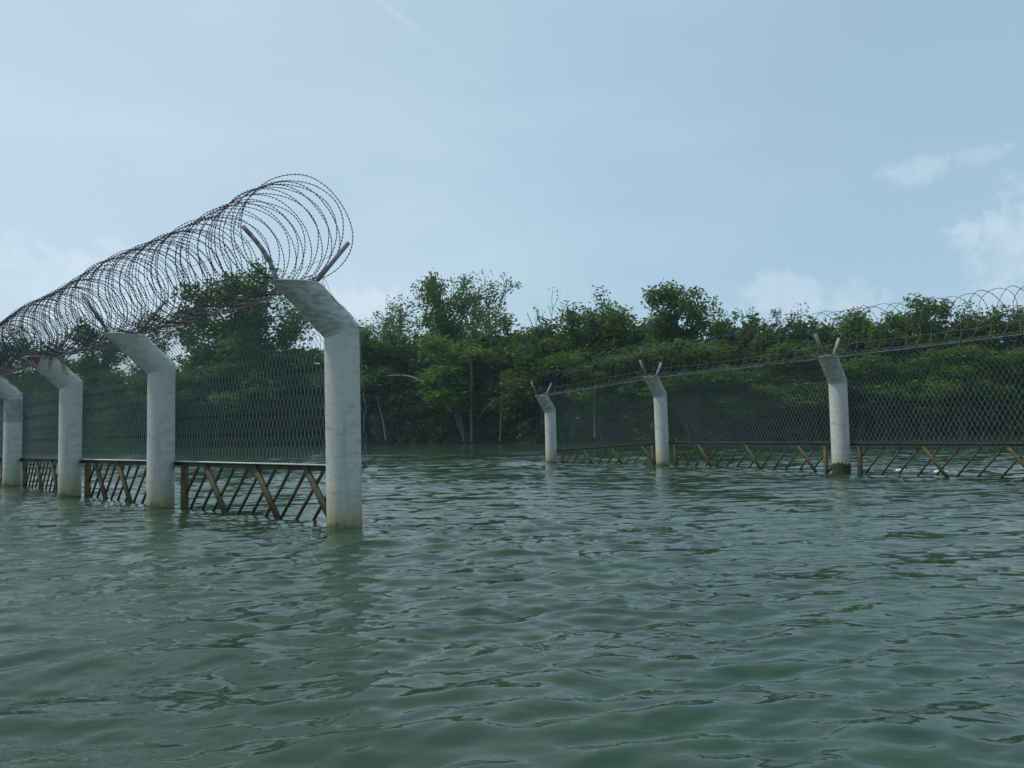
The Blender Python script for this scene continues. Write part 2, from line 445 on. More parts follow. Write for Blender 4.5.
def tree(px, top, wpx, back, var, label, name='mangrove_tree', group='mangrove trees along the far bank', leafmat=None, seed=0):
    x, y = shore_at(px); k = (y + back) / y; x *= k; y *= k
    topz = at_depth(px, top, y).z
    s = (topz - .3) / VAR[var][0]['topz']
    base = VAR[var][0]['span']
    sx = wpx * y / F / base
    o = empty(name, (x, y, .3), label=label, cat='tree', group=group)
    o.rotation_euler.z = (seed or px) * 1.7 % 6.28
    cme, tme = VAR[var]
    if leafmat is not None:
        cme = cme.copy(); cme.materials.clear(); cme.materials.append(leafmat)
    o.scale = (sx, sx, s)
    link('crown', cme, None, o); link('trunk', tme, None, o)
    return o

TREES = [  # px, skyline py, width px, metres behind the bank, variant, label
    (-30, 335, 70, 3, 'a', 'bushy dark tree cut by the left edge of the picture behind the wire coil'),
    (18, 338, 60, 3, 'b', 'dark tree behind the most distant left pillar'),
    (62, 352, 55, 2, 'c', 'low rounded tree between the two most distant left pillars'),
    (98, 322, 44, 5, 'd', 'narrow tree top poking through the coil left of the second nearest pillar bracket'),
    (152, 318, 46, 8, 'open', 'small tree crown seen through the coil above the second nearest left pillar'),
    (135, 368, 46, 2, 'b', 'low tree under the mesh gap just left of the second nearest left pillar'),
    (196, 305, 66, 4, 'open', 'loose tree behind the left part of the nearest mesh panel'),
    (240, 272, 92, 3, 'wide', 'tallest broad tree rising behind the nearest mesh panel and the coil'),
    (286, 298, 62, 6, 'open', 'gappy tree just left of the nearest white pillar'),
    (262, 350, 90, 0, 'a', 'mid height leafy tree low behind the nearest mesh panel'),
    (200, 372, 70, 0, 'c', 'low bushy tree behind the rail right of the second nearest left pillar'),
    (318, 372, 56, 1, 'b', 'tree half hidden by the nearest white pillar'),
    (384, 303, 56, 7, 'open', 'thin topped tree just right of the nearest white pillar'),
    (374, 332, 60, 2, 'c', 'leafy tree beside the nearest white pillar under the thin topped tree'),
    (418, 324, 56, 5, 'b', 'dark tree left of the tall double crowned tree'),
    (448, 276, 50, 4, 'wide', 'tall tree forming the left crown of the pair above the open channel'),
    (484, 279, 46, 6, 'open', 'tall tree forming the sparser right crown of the pair above the open channel'),
    (470, 335, 80, 0, 'a', 'broad leafy tree under the tall double crown'),
    (524, 318, 60, 4, 'd', 'dark tree just right of the tall double crown'),
    (548, 330, 62, 1, 'c', 'low rounded tree under the bare dead tree'),
    (590, 301, 52, 3, 'b', 'round topped tree right of the bare dead tree'),
    (624, 306, 56, 5, 'a', 'tree filling the gap left of the tall round tree'),
    (604, 348, 70, 0, 'wide', 'leafy tree behind the first bay of the right fence'),
    (678, 287, 64, 3, 'wide', 'tall round tree above the middle pillar of the right fence'),
    (652, 318, 56, 6, 'd', 'dark tree left of and below the tall round tree'),
    (690, 345, 84, 0, 'c', 'low leafy tree below the tall round tree'),
    (728, 310, 52, 5, 'b', 'upright tree where the right wire coil starts to show against the sky'),
    (757, 334, 50, 3, 'a', 'low tree in the dip before the pair of small trees'),
    (778, 324, 34, 6, 'open', 'left one of two small airy trees above the nearest right pillar'),
    (805, 312, 44, 6, 'open', 'right one of two small airy trees above the nearest right pillar'),
    (838, 330, 46, 3, 'd', 'dark tree just right of the nearest right pillar'),
    (876, 312, 56, 4, 'c', 'rounded tree left of the tallest tree on the right'),
    (928, 301, 60, 3, 'wide', 'tallest dense tree behind the right mesh panel'),
    (902, 328, 60, 1, 'a', 'leafy tree below the gap left of the tallest tree on the right'),
    (966, 314, 50, 4, 'b', 'even topped tree right of the tallest tree on the right'),
    (1004, 312, 56, 3, 'c', 'tree at the right edge of the picture below the coil'),
    (1050, 308, 66, 3, 'a', 'tree cut by the right edge of the picture'),
    (800, 348, 80, 0, 'a', 'leafy tree low behind the bracket of the nearest right pillar'),
    (960, 350, 90, -.5, 'wide', 'low spreading bright green tree behind the right mesh panel'),
    (860, 360, 80, -.5, 'c', 'low green tree right beside the nearest right pillar'),
    (742, 366, 70, -.5, 'b', 'low green tree left of the nearest right pillar'),
]
for i, (px, top, wpx, back, var, lab) in enumerate(TREES):
    tree(px, top, wpx, back, var, lab, seed=i + 1,
         leafmat=M_leaf_l if i in (8, 17, 22, 25, 38, 39, 40) else None)
tree(549, 291, 26, 6, 'bare', 'bare dead looking tree with thin twigs against the sky', name='bare_tree', group=None)

# undergrowth: one mass nobody could count
def mass(name, label, n, offlo, offhi, zfun, size, mat, seed, xr=(-110, 75), clump=40, cr=1.2):
    rng = np.random.RandomState(seed)
    nc = n // clump
    xs = rng.uniform(xr[0], xr[1], nc); off = offlo + (offhi - offlo) * rng.uniform(0, 1, nc) ** (2.2 if offhi > 20 else 1)
    ys = np.interp(xs, SX, SY) + off
    zs = zfun(xs, off, rng)
    v = rng.normal(0, 1, (nc, clump, 3)); v /= np.linalg.norm(v, axis=2)[..., None]
    v *= (rng.rand(nc, clump, 1) ** .5) * cr * rng.uniform(.6, 1.3, (nc, 1, 1)); v[..., 2] *= .6
    P = np.stack([xs, ys, zs], -1)[:, None, :] + v
    P = P.reshape(-1, 3); P = P[P[:, 2] > .15]
    V, Q = leaf_quads(P, size, rng)
    return tagp(link(name, np_mesh(name, V, Q, False), mat), label, kind='stuff')
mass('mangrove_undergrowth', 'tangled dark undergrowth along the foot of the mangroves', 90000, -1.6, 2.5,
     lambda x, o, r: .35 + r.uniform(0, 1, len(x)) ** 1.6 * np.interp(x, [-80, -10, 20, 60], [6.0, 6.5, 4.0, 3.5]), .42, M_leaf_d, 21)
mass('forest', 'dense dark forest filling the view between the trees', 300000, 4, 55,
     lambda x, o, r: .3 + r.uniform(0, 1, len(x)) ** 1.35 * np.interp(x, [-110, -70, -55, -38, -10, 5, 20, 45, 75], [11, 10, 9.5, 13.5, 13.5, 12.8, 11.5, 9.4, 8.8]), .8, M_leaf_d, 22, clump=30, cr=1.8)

def prop_roots():
    rng = np.random.RandomState(77); q = QB()
    for k in range(420):
        x = rng.uniform(-85, 62); y = np.interp(x, SX, SY) + rng.uniform(-1.3, .8); z0 = rng.uniform(.5, 1.6); a = rng.uniform(-1.2, 1.2)
        r = rng.uniform(.5, 1.4); f = np.linspace(0, 1, 6)
        P = np.stack([x + r * f * math.sin(a), y - r * f * math.cos(a) * .6, z0 * (1 - f ** 2.2) - .1], -1)
        q.tube(P, rng.uniform(.025, .05), 4, cap=False)
    for k in range(90):
        x = rng.uniform(-85, 62); y = np.interp(x, SX, SY) + rng.uniform(-1.0, 1.0); h = rng.uniform(2.0, 6.0)
        f = np.linspace(0, 1, 6); lean = rng.normal(0, .16, 2)
        P = np.stack([x + lean[0] * h * f + rng.normal(0, .06, 6), y + lean[1] * h * f * .5 - .5 * f, h * f - .1], -1)
        q.tube(P, np.linspace(rng.uniform(.06, .11), .03, 6), 5, cap=False)
    tagp(link('mangrove_roots', q.mesh('mangrove_roots', True), M_bark), 'tangled arching roots and thin stems at the mangrove water edge', kind='stuff')
prop_roots()

# ------------------------------------------------------------------ humid air
q = QB(); q.bar((0, -60, 12.0), (0, 260, 12.0), 460, 27, (1, 0, 0))
hm = bpy.data.materials.new('thin humid haze'); hm.use_nodes = True; ht = NT(hm.node_tree)
hm.node_tree.nodes.remove(hm.node_tree.nodes['Principled BSDF'])
pv = ht.new('ShaderNodeVolumePrincipled'); pv.inputs['Density'].default_value = 0.00032; pv.inputs['Color'].default_value = (.62, .92, 1, 1)
ht.l.new(pv.outputs[0], hm.node_tree.nodes['Material Output'].inputs['Volume'])
tagp(link('haze', q.mesh('haze'), hm), 'thin pale haze over the water and trees', kind='stuff')

# ------------------------------------------------------------------ fence pieces
def pillar_mesh(base, knee_z, n, a, v, rad=.185, lean=(0, 0)):
    """round white casing, mitred at the knee, leaning arm towards n; coordinates relative to base"""
    N = Vector((n[0], n[1], 0)).normalized(); K = Vector((lean[0], lean[1], knee_z)); S = Vector((0, 0, 1))
    A = (N * a + S * v).normalized(); L = math.hypot(a, v)
    T = Vector((-N.y, N.x, 0))
    seg = 40; ang = [2 * math.pi * i / seg for i in range(seg)]
    m = (S + A).normalized()                      # mitre plane normal
    def ring(o, axis, u, kind):
        out = []
        for q in ang:
            p = u * math.cos(q) * rad + T * math.sin(q) * rad
            out.append(p)
        return out
    V = []; Q = []
    # shaft
    zs = [-1.6, -.4, 0, .4, .8, 1.2, 1.6]
    for z in zs:
        for q in ang: V.append((Vector((K.x, K.y, 0)) * max(z, 0) / knee_z + Vector((0, 0, z))) + N * math.cos(q) * rad + T * math.sin(q) * rad)
    kr = []
    for q in ang:
        p = N * math.cos(q) * rad + T * math.sin(q) * rad
        kr.append(K + p + S * (-(p.dot(m)) / S.dot(m)))
    V += kr
    nr = len(zs) + 1
    for i in range(nr - 1):
        for j in range(seg): Q.append([i * seg + j, i * seg + (j + 1) % seg, (i + 1) * seg + (j + 1) % seg, (i + 1) * seg + j])
    # arm: from the same mitre ring to a level cut top
    b0 = len(V); V += [p.copy() for p in kr]
    top_o = K + A * L
    tr = []
    for p in kr:
        t = (top_o.z - p.z) / A.z; tr.append(p + A * t)
    V += tr
    for j in range(seg): Q.append([b0 + j, b0 + (j + 1) % seg, b0 + seg + (j + 1) % seg, b0 + seg + j])
    # flat cap ring with slight bevel
    c0 = len(V); V += [p + (top_o - p) * .0 for p in tr]; V += [top_o + (p - top_o) * .93 + S * .008 for p in tr]; V += [top_o + (p - top_o) * .02 + S * .008 for p in tr]
    for i in (0, 1):
        for j in range(seg): Q.append([c0 + i * seg + j, c0 + i * seg + (j + 1) % seg, c0 + (i + 1) * seg + (j + 1) % seg, c0 + (i + 1) * seg + j])
    return np_mesh('pillar', [tuple(p) for p in V], Q, True), top_o, A

def bracket_mesh(top, e, hw, up, curve=0.0, rs=(1, 1), spread=.30):
    """flat bar bent in a V on the arm top; e horizontal direction of the V plane"""
    E = np.array([e[0], e[1], 0.0]); E /= np.linalg.norm(E); T = np.array([-E[1], E[0], 0])
    top = np.array(top) + np.array([0, 0, .012]); q = QB()
    def strip(pts, w=.06, t=.022):
        for a, b in zip(pts[:-1], pts[1:]): 
            a = np.array(a); b = np.array(b); d = (b - a) / np.linalg.norm(b - a)
            q.bar(a - d * .004, b + d * .004, w, t, T)
    up3 = np.array([0, 0, 1.0])
    curve0 = curve; l0 = top - E * hw; r0 = top + E * hw
    strip([l0 + up3 * .014, r0 + up3 * .014])
    # arm on the +E side (the leaning side) then the - side
    def armp(o, sgn, H, cv=None):
        pts = []
        nk = 6 if (curve0 and sgn > 0) else 1
        for k in range(nk + 1):
            f = k / nk
            pts.append(o + E * sgn * (spread * f + (curve0 if sgn > 0 else 0) * math.sin(f * math.pi) * -.5) + up3 * (.02 + H * f))
        return pts
    strip(armp(r0, 1, up * rs[0])); strip(armp(l0, -1, up * rs[1]))
    for sgn, o in ((1, r0), (-1, l0)):             # angle iron flange
        p = armp(o, sgn, up * (rs[0] if sgn > 0 else rs[1]))
        for a, b in zip(p[:-1], p[1:]): q.bar(a + T * .026, b + T * .026, .012, .045, T)
    return q.mesh('bracket')

def off(p, d, k): return (p[0] + d[0] * k, p[1] + d[1] * k)

def lerp(a, b, t): return a + (b - a) * t

def mesh_panel(A, B, kA, kB, tA, tB, railz, pw=.125, ph=.155, wire=.0022, seed=0):
    """diamond mesh from rail to knee to arm top. A,B: xy of panel ends; kA,kB knee heights; tA,tB 3D top points"""
    rng = np.random.RandomState(seed)
    A = np.array([A[0], A[1], 0.0]); B = np.array([B[0], B[1], 0.0]); L = np.linalg.norm(B - A)
    def pt(s, h):        # s along 0..L, h arc height above the rail
        f = s / L; base = A + (B - A) * f; kz = lerp(kA, kB, f); lo = lerp(railz[0], railz[1], f)
        V = kz - lo
        sag = .02 * math.sin(f * 9 + seed) * math.sin(min(h / V, 1) * 3.1)
        nrm = np.array([-(B - A)[1], (B - A)[0], 0]) / L
        if h <= V: return base + np.array([0, 0, lo + h]) + nrm * sag
        top = np.array(tA) + (np.array(tB) - np.array(tA)) * f; k = base + np.array([0, 0, kz])
        al = np.linalg.norm(top - k)
        return k + (top - k) * min((h - V) / al, 1.0)
    Vh = (kA + kB) / 2 - (railz[0] + railz[1]) / 2
    al = np.linalg.norm(np.array(tA) - (A + np.array([0, 0, kA])))
    Ht = Vh + al
    q = QB()
    nrow = round(Ht / (ph / 2)); hh = Ht / nrow; ncol = round(L / pw); cw = L / ncol
    # zig-zag wires like woven chain link
    for i in range(ncol + 1):
        pts = []
        for j in range(nrow + 1):
            s = min(max((i + (.5 if j % 2 else 0)) * cw, 0), L)
            pts.append(pt(s, j * hh))
        q.tube(pts, wire, 3, cap=False)
        pts = []
        for j in range(nrow + 1):
            s = min(max((i - (.5 if j % 2 else 0)) * cw, 0), L)
            pts.append(pt(s, j * hh) + np.array([.002, .003, 0]))
        q.tube(pts, wire, 3, cap=False)
    # line wires
    for h in (Ht,):
        pts = [pt(L * k / 12, h) + np.array([0, 0, -.01 * math.sin(k * math.pi / 12)]) for k in range(13)]
        q.tube(pts, wire * (1.5 if h == Ht else .8), 4)
    # twisted wire ends above the top line and under the rail
    for i in range(ncol * 2):
        s = (i + .5) * cw / 2
        p = pt(min(s, L), Ht); q.tube([p, p + np.array([rng.normal(0, .008), rng.normal(0, .008), rng.uniform(.03, .06)])], wire * 1.5, 3, cap=False)
        p = pt(min(s, L), 0) + np.array([0, 0, -.02]); q.tube([p, p + np.array([rng.normal(0, .01), rng.normal(0, .01), -rng.uniform(.05, .12)])], wire * 1.2, 3, cap=False)
    return q.mesh('mesh_panel', True)

def coil_mesh(path, e, R0, pitch, amp, kmod, wire, barb_step, barb, seed=0, npt=40, squash=1.0, jit=.02, bunch=.35):
    """path: polyline of ring centres [(pos, radius)], e: horizontal axis of the rings"""
    rng = np.random.RandomState(seed)
    P = np.array([p for p, r in path], float); Rd = np.array([r for p, r in path], float)
    sl_ = np.concatenate([[0], np.cumsum(np.linalg.norm(np.diff(P, axis=0), axis=1))]); Lt = sl_[-1]
    turns = Lt / pitch; n = int(turns * npt); phi = np.linspace(0, turns * 2 * np.pi, n)
    # turns are bunched unevenly along the path
    s = phi / (2 * np.pi) * pitch
    s = s + amp * np.cos(kmod * phi) + bunch * pitch * np.sin(s * 1.9 + seed) + jit * np.convolve(rng.normal(0, 1, n), np.ones(30) / 30, 'same') * 3
    s = np.clip(s, -.1, Lt + .1)
    c = np.stack([np.interp(s, sl_, P[:, k]) for k in range(3)], -1); rr = np.interp(s, sl_, Rd)
    w1 = 1 + .035 * np.sin(phi * .137 + seed) + .02 * np.sin(phi * .41)
    E = np.array([e[0], e[1], 0.0]); E /= np.linalg.norm(E); U = np.array([0, 0, 1.0])
    pts = c + (rr * w1)[:, None] * (np.cos(phi)[:, None] * E + np.sin(phi)[:, None] * U * squash)
    q = QB(); q.tube(pts, wire, 4, cap=False)
    # barbs: small flat bow-tie blades
    seg = np.linalg.norm(np.diff(pts, axis=0), axis=1); cs = np.concatenate([[0], np.cumsum(seg)])
    bs = np.arange(0, cs[-1], barb_step) + rng.normal(0, barb_step * .05, int(np.ceil(cs[-1] / barb_step)))[:len(np.arange(0, cs[-1], barb_step))]
    bp = np.stack([np.interp(bs, cs, pts[:, k]) for k in range(3)], -1)
    T = np.stack([np.interp(bs, cs[:-1], np.diff(pts[:, k]) / seg) for k in range(3)], -1); T /= np.linalg.norm(T, axis=1)[:, None]
    rv = rng.normal(0, 1, T.shape); N = np.cross(T, rv); N /= np.linalg.norm(N, axis=1)[:, None]; B = np.cross(T, N)
    b = barb; V = []; nb = len(bs)
    for (X, Y) in ((N, B), (B, N)):
        V.append(np.stack([bp + X * b, bp + T * b * .7, bp - X * b, bp - T * b * .7], 1))
    V = np.concatenate(V).reshape(-1, 3); q.add(V, np.arange(len(V)).reshape(-1, 4))
    return q.mesh('coil', False)

# ------------------------------------------------------------------ build one fence
def build_fence(cfg):
    G = cfg['posts']; n = cfg['n']; far = cfg['far']; org = Vector((G[0][0], G[0][1], 0))
    root = empty('security_fence', org, label=cfg['label'], cat='fence', group=None)
    def P(me, name, mat, parent=root, loc=(0, 0, 0)):
        return link(name, me, mat, parent, loc)
    tops = []
    for i, (x, y, kz, mat, lab) in enumerate(G):
        ln = cfg['lean'][i] if 'lean' in cfg else (0, 0)
        me, top, A = pillar_mesh((x, y), kz, n, cfg['a'], cfg['v'], lean=ln)
        pil = P(me, 'pillar', mat, root, Vector((x, y, 0)) - org)
        if lab: pil['label'] = lab
        bm_ = bracket_mesh(top, cfg['ev'], .205, cfg['vh'] * (1 if i else 1.0), curve=cfg['curve'][i], rs=cfg['rs'][i], spread=cfg['spread'])
        P(bm_, 'bracket', M_brack, pil)
        tops.append(Vector((x, y, 0)) + top)
    # bays
    for i in range(len(G) - 1):
        a, b = G[i], G[i + 1]
        d = Vector((b[0] - a[0], b[1] - a[1], 0)); L = d.length; d.normalize()
        pa = Vector((a[0], a[1], 0)) + far * .2; pb = Vector((b[0], b[1], 0)) + far * .2
        rz = cfg['rail'][i]
        o3 = tuple(org)
        mm = mesh_panel(pa, pb, a[2], b[2], tops[i] + far * .2, tops[i + 1] + far * .2, rz, seed=i + cfg['seed'], wire=cfg['wire'], pw=cfg['pw'], ph=cfg['ph'])
        mm.transform(Matrix.Translation(-org)); mm.materials.append(M_mesh)
        P(mm, 'mesh_panel', None)
        # rail: an angle section, vertical web plus flange
        ext0 = .14 if (i == 0 and cfg['stub']) else 0.0
        ra = pa - d * ext0; q = QB()
        za, zb = rz
        A3 = np.array([ra.x, ra.y, za - (zb - za) * ext0 / L]); B3 = np.array([pb.x, pb.y, zb])
        up = np.array([0, 0, 1.0]); fn = np.array(far)
        wb = cfg['web']; q.bar(A3 + up * -wb / 2, B3 + up * -wb / 2, .008, wb, fn)
        q.bar(A3 - fn * .03 + up * .006, B3 - fn * .03 + up * .006, .068, .008, fn)
        rail = P(q.mesh('rail', off=o3), 'rail', M_rail)
        q = QB(); q.bar(A3 - fn * .069 + up * .012, B3 - fn * .069 + up * .012, .006, .018, fn)
        if cfg['strip'][i]: P(q.mesh('edge_strip', off=o3), 'edge_strip', M_white, rail)
        # slanted bars under the rail; d points from the near end to the far end
        sp = cfg['barstep']; nb = int((L - .55) / sp)
        def zr(s): return lerp(za, zb, s / L) - .062
        zb0 = cfg['barfoot']
        def pos(s, z, o): v = pa + d * s; return np.array([v.x, v.y, z]) + fn * o
        rs_ = np.random.RandomState(cfg['seed'] * 7 + i)
        s0, s1 = .30, L - .34
        for s, w in ((s1 + .02, .09), ) + (((s0 + .30, .07),) if cfg['two_posts'] else ()):
            q = QB(); q.bar(pos(s, zr(s), .0), pos(s, -.5, .0), .06, w, d); P(q.mesh('upright_post', off=o3), 'upright_post', M_brace, rail)
        slope = cfg['slope']
        for k in range(nb + 4):
            st = s0 - .25 + k * sp + rs_.normal(0, .012)
            sb = st + slope * (zr(st) - zb0)
            t0 = pos(st, zr(st), .02); b0 = pos(sb, zb0 - rs_.uniform(0, .05), .02)
            if st < s0:           # cut at the pillar
                f = (s0 - st) / (sb - st)
                if f >= .9: continue
                t0 = t0 + (b0 - t0) * f
            if sb > s1:
                f = (s1 - st) / (sb - st)
                if f <= .1: continue
                b0 = t0 + (b0 - t0) * f
            q = QB(); q.bar(t0, b0, .028, .028, d); P(q.mesh('slanted_bar', off=o3), 'slanted_bar', M_bar, rail)
        for st in cfg['braces'][i]:
            sb = st - slope * (zr(st) - zb0)
            t0 = pos(st, zr(st) + .02, -.03); b0 = pos(sb, zb0 - .06, -.03)
            if sb < .12:
                f = (st - .12) / (st - sb); b0 = t0 + (b0 - t0) * f
            q = QB(); q.bar(t0, b0, .014, cfg['bw'], fn); q.bar(t0 + fn * .03, b0 + fn * .03, .05, .012, fn); P(q.mesh('brace', off=o3), 'brace', M_brace, rail)
        q = QB(); q.bar(pos(s0, zb0 + .0, .05), pos(s1, zb0 + .0, .05), .02, .02, fn); P(q.mesh('bottom_rod', off=o3), 'bottom_rod', M_bar, rail)
    return root, tops

# posts from the nearest to the farthest: x, y, knee height, material, label
mp = pillar_material
left = dict(
    posts=[(-1.79, 8.71, 2.09, mp('white pillar casing smeared', algae=.05, knee=2.09, armdirt=.7), None),
           (-5.03, 11.74, 1.99, mp('white pillar casing plain', algae=.06, knee=1.99), None),
           (-7.88, 14.62, 1.99, mp('white pillar casing rusty top', rust=.95, algae=.06, knee=1.99), 'white pillar with an orange rust stain under its bracket'),
           (-11.35, 18.63, 2.03, mp('white pillar casing banded', band=(1.45, 1.97), algae=.06, knee=2.03), 'white pillar with a dark dirty band below the bend'),
           (-14.6, 22.3, 2.03, mp('white pillar casing far', algae=.06, knee=2.03), None)],
    lean=[(-.02, 0), (.0, 0), (.0, 0), (0, 0), (0, 0)],
    n=(-.80, -.60), ev=(-.93, -.37), a=.50, v=.47, far=Vector((.69, .72, 0)), label='nearer white pillared wire fence on the left, under the dense dark razor coil',
    rail=[(.64, .655), (.655, .65), (.65, .63), (.63, .63)], seed=1, wire=.0027, pw=.085, ph=.25, stub=True,
    strip=[True, True, False, False], barstep=.335, barfoot=-.04, slope=1.0, two_posts=False,
    braces=[(1.0, 2.15, 3.45), (.9, 2.2, 3.3), (.9, 2.3, 3.7), (1.0, 2.5)],
    vh=.52, web=.060, bw=.085, spread=.33, curve=[.10, 0, 0, 0, 0], rs=[(1.0, .82)] + [(1.0, .9)] * 4)
right = dict(
    posts=[(9.5, 11.4, 1.96, mp('white pillar casing right edge', algae=.2, knee=1.96, armdirt=.8), None),
           (6.89, 17.32, 1.95, mp('white pillar casing black foot', algae=.23, knee=1.95, armdirt=.7, rust=.4), 'white pillar with a blackened foot and stained top'),
           (4.19, 23.10, 1.99, mp('white pillar casing dirty arm', algae=.08, knee=1.99, armdirt=.9), None),
           (1.25, 27.19, 1.72, mp('white pillar casing farthest', algae=.06, knee=1.72, armdirt=.9), 'shortest pillar standing alone at the end of the fence')],
    lean=[(0, 0), (-.0, 0), (-.02, 0), (.0, 0)],
    n=(-.72, -.69), ev=(-.80, -.60), a=.40, v=.50, far=Vector((.89, .45, 0)), label='white pillared wire fence on the right with a stretched wire coil above and diamond mesh',
    rail=[(.64, .635), (.635, .655), (.655, .41)], seed=5, wire=.0036, pw=.108, ph=.18, stub=False,
    strip=[False, False, False], barstep=.42, barfoot=.05, slope=1.0, two_posts=True,
    braces=[(1.2, 2.9, 4.6), (1.4, 3.15, 5.0), (1.0, 2.3, 3.6)],
    vh=.42, web=.035, bw=.06, spread=.22, curve=[0] * 4, rs=[(1, .9)] * 4)
fl, tl = build_fence(left)
fr_, tr_ = build_fence(right)

# coils
def coil_path(tops, rad, extra0, extra1, lift=.0, sag=.06):
    out = []
    for i in range(len(tops) - 1):
        a, b = tops[i], tops[i + 1]
        for k in range(8):
            f = k / 8; p = a.lerp(b, f); r = rad[i] + (rad[i + 1] - rad[i]) * f
            p = Vector((p.x, p.y, p.z + r + lift - sag * math.sin(f * math.pi))); out.append((tuple(p), r))
    p = tops[-1]; out.append(((p.x, p.y, p.z + rad[-1] + lift), rad[-1]))
    a = Vector(out[0][0]); d = (a - Vector(out[1][0])).normalized()
    out.insert(0, (tuple(a + d * extra0), rad[0]))
    a = Vector(out[-1][0]); d = (a - Vector(out[-2][0])).normalized(); out.append((tuple(a + d * extra1), rad[-1]))
    return out
def coil_obj(path, label, mat, **kw):
    me = coil_mesh(path, **kw); o0 = Vector(path[0][0]); me.transform(Matrix.Translation(-o0))
    o = link('razor_wire_coil', me, mat, None, o0); tagp(o, label, 'razor wire')
    return o
c1 = coil_obj(coil_path(tl, [.565, .555, .49, .48, .48], .04, .2, lift=.0), 'dense dark coil of razor wire lying on the brackets of the left fence', M_razor,
         e=(-.97, -.25), R0=.55, pitch=.096, amp=.050, kmod=2.5, wire=.0038, barb_step=.040, barb=.0125, seed=3, npt=44)
c2 = coil_obj(coil_path(tr_, [.37, .475, .42, .36], 1.5, -.1, lift=.0), 'stretched thin coil of wire along the top of the right fence', M_razor2,
         e=(.91, .41), R0=.5, pitch=.29, amp=.03, kmod=2.5, bunch=.08, wire=.0050, barb_step=.12, barb=.014, seed=8, npt=48, jit=.03)

# straight support wires threaded through the left coil, part of the fence below
def wire_run(tops, off3, rad, mat, root, name='support_wire', wob=.03, r=.0025, seed=0):
    rng = np.random.RandomState(seed); pts = []
    for i in range(len(tops) - 1):
        for k in range(10):
            f = k / 10; p = tops[i].lerp(tops[i + 1], f)
            pts.append([p.x + off3[0], p.y + off3[1], p.z + off3[2] - .05 * math.sin(f * math.pi) + rng.normal(0, wob * .3)])
    p = tops[-1]; pts.append([p.x + off3[0], p.y + off3[1], p.z + off3[2]])
    q = QB(); q.tube(pts, r, 4); me = q.mesh(name, off=root.location); link(name, me, mat, root)
for k_, o_ in enumerate([(-.42, -.12, .42), (.36, .1, .30), (.0, 0, .05), (-.16, -.05, .07), (.15, .05, .09)]):
    wire_run(tl, o_, 0, M_dark, fl, seed=k_, r=.006 if k_ > 1 else .0024)
for k_, o_ in enumerate([(.0, 0, .06), (-.12, -.2, .2)]):
    wire_run(tr_, o_, 0, M_razor2, fr_, seed=k_ + 9, r=.005)

# loose wires hanging off the nearest pillar
def loose(pts, name, root, r=.003, mat=M_dark, n=24, seed=0):
    rng = np.random.RandomState(seed); P = np.array(pts, float); t = np.linspace(0, len(P) - 1, n)
    Q_ = np.stack([np.interp(t, range(len(P)), P[:, k]) for k in range(3)], -1)
    ker = np.ones(3) / 3
    for k in range(3): Q_[1:-1, k] = np.convolve(Q_[:, k], ker, 'valid')
    Q_[1:-1] += rng.normal(0, .008, (n - 2, 3)); q = QB(); q.tube(Q_, r, 4)
    link(name, q.mesh(name, off=root.location), mat, root)
loose([at_depth(322, 275, 8.4), at_depth(324, 290, 8.45), at_depth(334, 300, 8.5), at_depth(345, 308, 8.6), at_depth(356, 322, 8.75), at_depth(361, 330, 8.85)], 'loose_wire', fl, seed=1)
loose([at_depth(323, 276, 8.4), at_depth(328, 286, 8.45), at_depth(337, 303, 8.55), at_depth(352, 316, 8.7), at_depth(360, 322, 8.85)], 'loose_wire', fl, r=.0022, seed=2)
loose([at_depth(361, 332, 8.9), at_depth(362, 380, 8.9), at_depth(366, 410, 8.9), at_depth(363, 440, 8.9), at_depth(365, 466, 8.9)], 'loose_wire', fl, r=.003, mat=M_mesh, seed=3)
loose([at_depth(360, 330, 8.9), at_depth(361, 370, 8.9), at_depth(360, 400, 8.9), at_depth(367, 445, 8.9), at_depth(366, 468, 8.9)], 'loose_wire', fl, r=.0025, mat=M_mesh, seed=4)

# ------------------------------------------------------------------ pale tree trunks and stems under the canopy, small things on the bank
def stick(pts, r0, r1, name, label, mat, twigs=0, seed=0):
    rng = np.random.RandomState(seed); P = [np.array(p) for p in pts]; n = 18
    t = np.linspace(0, len(P) - 1, n); A = np.array(P)
    Q_ = np.stack([np.interp(t, range(len(P)), A[:, k]) for k in range(3)], -1)
    for _ in range(2):
        for k in range(3): Q_[1:-1, k] = np.convolve(Q_[:, k], np.ones(3) / 3, 'valid')
    q = QB(); q.tube(Q_, np.linspace(r0, r1, n), 6)
    for k in range(twigs):
        i = rng.randint(5, n - 1); d = rng.normal(0, 1, 3); d[2] = abs(d[2]); d /= np.linalg.norm(d); L = rng.uniform(.8, 2.2)
        q.tube([Q_[i], Q_[i] + d * L * .5 + rng.normal(0, .1, 3), Q_[i] + d * L + rng.normal(0, .2, 3)], [r1 * .6, r1 * .4, r1 * .2], 4)
    o0 = Vector(Q_[0]); o = link(name, q.mesh(name, True, off=o0), mat, None, o0); tagp(o, label, 'dead tree')
def sp_(px, py, fwd=-4.2):
    x, y = shore_at(px); return at_depth(px, py, y + fwd)
stick([sp_(452, 412), sp_(440, 398), sp_(425, 383), sp_(408, 375), sp_(388, 376)], .26, .10, 'pale_trunk', 'pale bent trunk curving out of the foliage above the open channel', M_bark_p, 4, 1)
stick([sp_(472, 442), sp_(471, 415), sp_(472, 380), sp_(470, 345)], .20, .12, 'pale_trunk', 'straight pale trunk under the tall double crowned tree', M_bark_p, 3, 2)
stick([sp_(464, 442), sp_(462, 425), sp_(460, 405)], .12, .07, 'pale_trunk', 'short thin pale stem just left of the straight pale trunk', M_bark_p, 1, 3)
